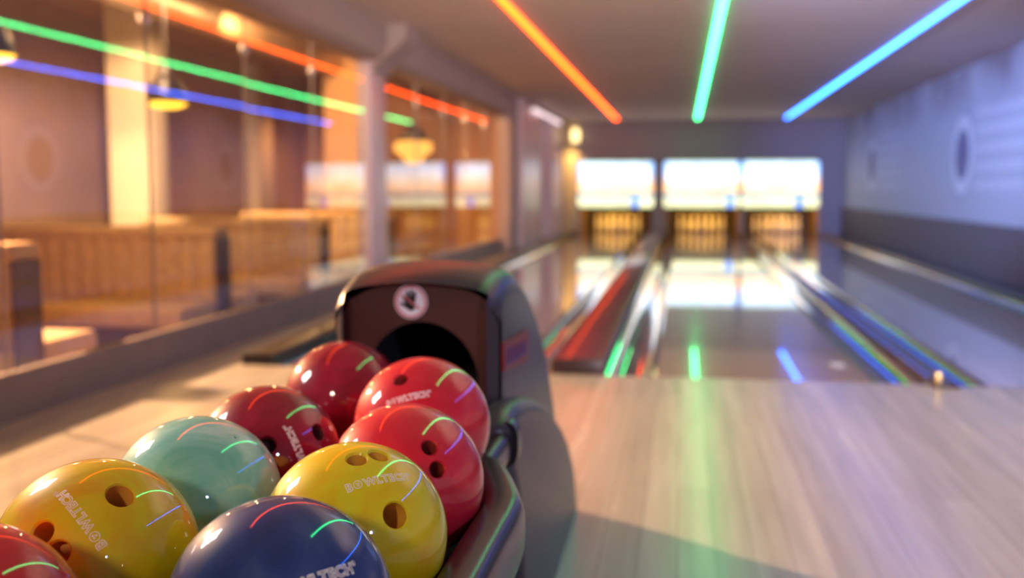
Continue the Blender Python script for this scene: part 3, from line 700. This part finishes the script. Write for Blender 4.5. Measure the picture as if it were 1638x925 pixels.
# tray
TC = -0.493
bm = bmesh.new()
def outl(w, y0, yc, y1, wn, z, c=0.10):
    pts = [(TC-w, yc), (TC-wn, y1), (TC+wn, y1), (TC+w, yc)]
    pts += [(TC+w, y0+c), (TC+w-0.03, y0+0.03), (TC+w-c, y0), (TC-w+c, y0), (TC-w+0.03, y0+0.03), (TC-w, y0+c)]
    return [bm.verts.new((x, y, z)) for x, y in pts]
t0 = outl(0.255, 0.42, 1.40, 1.62, 0.19, 0.425); t1 = outl(0.20, 0.52, 1.38, 1.60, 0.16, 0.36)
bm.faces.new(t0); bm.faces.new(t1[::-1])
for i in range(len(t0)): bm.faces.new((t0[i], t1[i], t1[(i+1) % len(t0)], t0[(i+1) % len(t0)]))
brlink('tray_pan', bm, M_tray, ang=40)
bm = bmesh.new(); box_bm(bm, TC-0.17, TC+0.17, 1.58, 1.97, 0.36, 0.425); brlink('tray_neck', bm, M_tray, smooth=False)
# rail all round the tray
pr = [(TC+0.10, 1.615, 0.475), (TC+0.165, 1.612, 0.477), (TC+0.195, 1.575, 0.478), (TC+0.240, 1.435, 0.478), (TC+0.250, 1.37, 0.478), (TC+0.250, 1.25, 0.478), (TC+0.250, 0.95, 0.478), (TC+0.250, 0.58, 0.478), (TC+0.225, 0.44, 0.478), (TC+0.12, 0.39, 0.478), (TC, 0.38, 0.478)]
pl = [(2*TC-x, y, z) for x, y, z in pr[::-1]][1:]
path = catmull(pr+pl, 6)
brlink('tray_rail', sweep(path, 0.066, 0.10, bev=0.62, seg=28), M_rail, ang=60)
for s in (1, -1):
    brlink('rail_arm', sweep(catmull([(TC+s*0.176, 1.60, 0.492), (TC+s*0.176, 1.70, 0.494), (TC+s*0.178, 1.80, 0.496)], 4), 0.042, 0.06, bev=0.75, seg=20), M_rail, ang=60)
    brlink('collar', sweep([Vector((TC+s*0.178, 1.795, 0.50)), Vector((TC+s*0.178, 1.835, 0.50))], 0.062, 0.085, bev=0.7, seg=20), M_black, ang=60)
for x in (TC-0.085, TC+0.085, TC-0.17, TC+0.165):
    bm = bmesh.new(); box_bm(bm, x-0.012, x+0.012, 0.45, 1.62, 0.425, 0.456 if abs(x-TC) > 0.1 else 0.456, 0.004); brlink('ball_track', bm, M_track, ang=50)
bm = bmesh.new(); box_bm(bm, TC-0.012, TC+0.012, 0.45, 1.60, 0.425, 0.505, 0.005); brlink('centre_divider', bm, M_tray, ang=50)
bm = bmesh.new(); box_bm(bm, TC-0.13, TC+0.13, 0.62, 1.93, 0.03, 0.37, 0.03, 3); brlink('pedestal', bm, M_black, ang=50)
bm = bmesh.new(); box_bm(bm, TC-0.17, TC+0.17, 0.56, 2.0, 0.0, 0.035, 0.008); brlink('base_plate', bm, M_black, ang=50)

# ------------------------------------------------------------------ bowling balls
RB = 0.1086
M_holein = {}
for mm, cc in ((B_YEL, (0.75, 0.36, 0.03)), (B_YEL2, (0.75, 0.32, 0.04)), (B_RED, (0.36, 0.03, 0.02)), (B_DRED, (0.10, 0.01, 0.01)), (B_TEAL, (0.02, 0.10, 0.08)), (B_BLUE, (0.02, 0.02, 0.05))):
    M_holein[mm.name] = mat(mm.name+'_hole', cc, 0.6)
def make_ball(name, c, m, holes, label):
    me0 = bpy.data.meshes.new('tmp'); bm = bmesh.new(); bmesh.ops.create_uvsphere(bm, u_segments=160, v_segments=96, radius=RB); bm.to_mesh(me0); bm.free()
    o = bpy.data.objects.new(name, me0); COL.objects.link(o)
    cutters = []
    for (nx, ny, nz), r, depth in holes:
        n = Vector((nx, ny, nz)).normalized()
        bmc = lathe([(0, RB-depth), (r, RB-depth), (r, RB-0.0032), (r+0.0032, RB+0.0008), (r+0.0032, RB+0.01), (0, RB+0.01)], 48)
        bmesh.ops.recalc_face_normals(bmc, faces=bmc.faces)
        mec = bpy.data.meshes.new('cut'); bmc.to_mesh(mec); bmc.free()
        co = bpy.data.objects.new('cut', mec); COL.objects.link(co); co.rotation_euler = n.to_track_quat('Z', 'Y').to_euler(); cutters.append(co)
        md = o.modifiers.new('b', 'BOOLEAN'); md.object = co; md.operation = 'DIFFERENCE'; md.solver = 'EXACT'
    if holes:
        bpy.context.view_layer.update()
        ev = o.evaluated_get(bpy.context.evaluated_depsgraph_get()); me = bpy.data.meshes.new_from_object(ev)
        o.modifiers.clear(); o.data = me
        for co in cutters: bpy.data.objects.remove(co, do_unlink=True)
    me = o.data; me.materials.clear(); me.materials.append(m)
    for p in me.polygons: p.use_smooth = True
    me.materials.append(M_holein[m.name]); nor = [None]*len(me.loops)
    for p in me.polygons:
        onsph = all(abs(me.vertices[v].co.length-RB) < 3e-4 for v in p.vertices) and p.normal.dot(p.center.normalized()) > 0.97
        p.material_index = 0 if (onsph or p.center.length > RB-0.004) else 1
        for li in p.loop_indices:
            v = me.vertices[me.loops[li].vertex_index].co
            nor[li] = tuple(v.normalized()) if onsph else tuple(p.normal)
    me.normals_split_custom_set(nor)
    o.location = c; tag(o, label, 'bowling ball', 'bowling balls resting on the return tray')
    return o
def lettering(ball, a, b, mtl, hgt=0.0098, length=None):
    """outlined lettering wrapped round the ball; a, b = directions at the start and the end of the baseline"""
    a = Vector(a).normalized(); b = Vector(b).normalized()
    t = (b-a*(a.dot(b))).normalized(); ax = a.cross(t).normalized()          # great circle normal
    Ltot = length or a.angle(b)*RB
    def text(body, bold=0.0, fill='NONE', bev=0.042):
        cu = bpy.data.curves.new('txt', 'FONT'); cu.body = body; cu.fill_mode = fill; cu.bevel_depth = bev; cu.bevel_resolution = 0; cu.offset = bold; cu.resolution_u = 4; cu.space_character = 1.14
        ob = bpy.data.objects.new('txt', cu); COL.objects.link(ob); bpy.context.view_layer.update()
        me = bpy.data.meshes.new_from_object(ob.evaluated_get(bpy.context.evaluated_depsgraph_get())); bpy.data.objects.remove(ob, do_unlink=True)
        vs = [v.co.copy() for v in me.vertices]; fs = [tuple(p.vertices) for p in me.polygons]; return vs, fs
    parts = []; x = 0.0; gap = 0.22; cap = 0.73; SC = 1.32
    def add(vs, fs, dx, sc=1.0, dy=0.0): parts.append(([Vector((v.x*sc+dx, v.y*sc+dy, v.z)) for v in vs], fs))
    vs, fs = text('B', 0.03); w = max(v.x for v in vs); add(vs, fs, 0, 1.0); x = w+0.10
    # ring-shaped O drawn as a ball with three finger holes
    def ring(cx, cy, r, tw=0.036, n=40):
        vs = []; fs = []
        for i in range(n):
            a_ = 2*PI*i/n
            for k in range(4):
                b_ = 2*PI*k/4; rr_ = r+tw*math.cos(b_); vs.append(Vector((cx+rr_*math.cos(a_), cy+rr_*math.sin(a_), tw*math.sin(b_))))
        for i in range(n):
            for k in range(4): fs.append((i*4+k, ((i+1) % n)*4+k, ((i+1) % n)*4+(k+1) % 4, i*4+(k+1) % 4))
        return vs, fs
    R0 = 0.365
    for cx, cy, r in ((x+R0, cap/2, R0), (x+R0-0.08, cap/2+0.09, 0.055), (x+R0+0.12, cap/2+0.09, 0.055), (x+R0+0.02, cap/2-0.12, 0.07)):
        vs, fs = ring(cx, cy, r, n=40 if r > 0.1 else 14); add(vs, fs, 0)
    x += 2*R0+0.09
    vs, fs = text('WLTECH', 0.03); w = max(v.x for v in vs); mn = min(v.x for v in vs); add(vs, fs, x-mn); x += w-mn
    xe = x; x += 0.05
    vs, fs = ring(x+0.17, cap-0.10, 0.17, 0.022, 24); add(vs, fs, 0)
    vs, fs = text('R', 0.0, bev=0.06); add(vs, fs, x+0.085, 0.25, cap-0.19)
    kx = Ltot/xe; ky = hgt/cap; allv = []; allf = []
    for vs, fs in parts:
        o0 = len(allv)
        for v in vs:
            th = v.x*kx/RB; ph = v.y*ky/RB; d = a*math.cos(th)+t*math.sin(th); d = (d*math.cos(ph)+ax*math.sin(ph))
            allv.append(d*(RB+0.00005+max(-0.4, min(1, v.z/0.036))*0.00022))
        allf += [tuple(i+o0 for i in f) for f in fs]
    me = bpy.data.meshes.new('lettering'); me.from_pydata(allv, [], allf); me.update()
    o = link('lettering', me, mtl, ball); return o
TH, FI, DP = 0.0142, 0.0112, 0.045
yR = make_ball('bowling_ball', (-0.373, 1.130, 0.555), B_YEL, [((0.1411, -0.3235, 0.9357), FI, DP), ((0.3252, -0.1393, 0.9353), FI, DP), ((0.6413, -0.619, 0.4534), TH, 0.06)], 'yellow bowling ball with two finger holes on top, right of the navy one')
lettering(yR, (0.1616, -0.7063, 0.6892), (0.6744, -0.228, 0.7023), M_letter)
yL = make_ball('bowling_ball', (-0.624, 1.004, 0.557), B_YEL2, [((0.4895, -0.3575, 0.7954), TH, 0.06), ((-0.0297, -0.8307, 0.556), FI, DP), ((0.1723, -0.9008, 0.3985), FI, DP)], 'yellow green bowling ball at the left with lettering running down its side')
lettering(yL, (0.5514, -0.719, 0.4231), (0.0081, -0.512, 0.859), M_letter)
r4 = make_ball('bowling_ball', (-0.372, 1.352, 0.555), B_RED, [((0.4749, -0.6111, 0.6333), 0.0105, DP), ((0.5933, -0.7066, 0.3857), 0.0105, DP)], 'coral red bowling ball with two dark finger holes facing the front')
r3 = make_ball('bowling_ball', (-0.405, 1.577, 0.583), B_RED, [((-0.1628, -0.5968, 0.7857), 0.0105, 0.03)], 'coral red bowling ball with one round hole, just out of the opening')
lettering(r3, (-0.2881, -0.8532, 0.4347), (0.2954, -0.7545, 0.5861), M_letterw)
fL = make_ball('bowling_ball', (-0.612, 1.805, 0.570), B_DRED, [], 'plain dark red bowling ball furthest back, left of the opening')
dk = make_ball('bowling_ball', (-0.609, 1.4395, 0.556), B_DRED, [((0.846, -0.2659, 0.4622), 0.012, 0.035), ((0.3486, -0.8454, 0.4047), 0.012, 0.04)], 'dark red bowling ball with white lettering, behind the teal one')
lettering(dk, Vector((0.763, -0.6153, 0.198)).lerp(Vector((0.5627, -0.5734, 0.5955)), -0.62), (0.5627, -0.5734, 0.5955), M_letterw)
te = make_ball('bowling_ball', (-0.615, 1.2215, 0.557), B_TEAL, [((0.5588, -0.0963, 0.8237), 0.0022, 0.006)], 'pale teal pearly bowling ball between yellow and dark red ones')
bl = make_ball('bowling_ball', (-0.376, 0.911, 0.555), B_BLUE, [], 'navy blue bowling ball at the bottom, nearest in the right row')
e1 = Vector((0.7914, -0.3296, 0.5149)).normalized(); s1 = Vector((0.6279, -0.575, 0.5244)).normalized()
tt = (s1-e1*s1.dot(e1)).normalized(); ang_ = 0.080/RB
lettering(bl, e1*math.cos(ang_)+tt*math.sin(ang_), e1, M_letterw)
rb = make_ball('bowling_ball', (-0.625, 0.785, 0.557), B_RED, [], 'bright red bowling ball cut off by the bottom left corner')
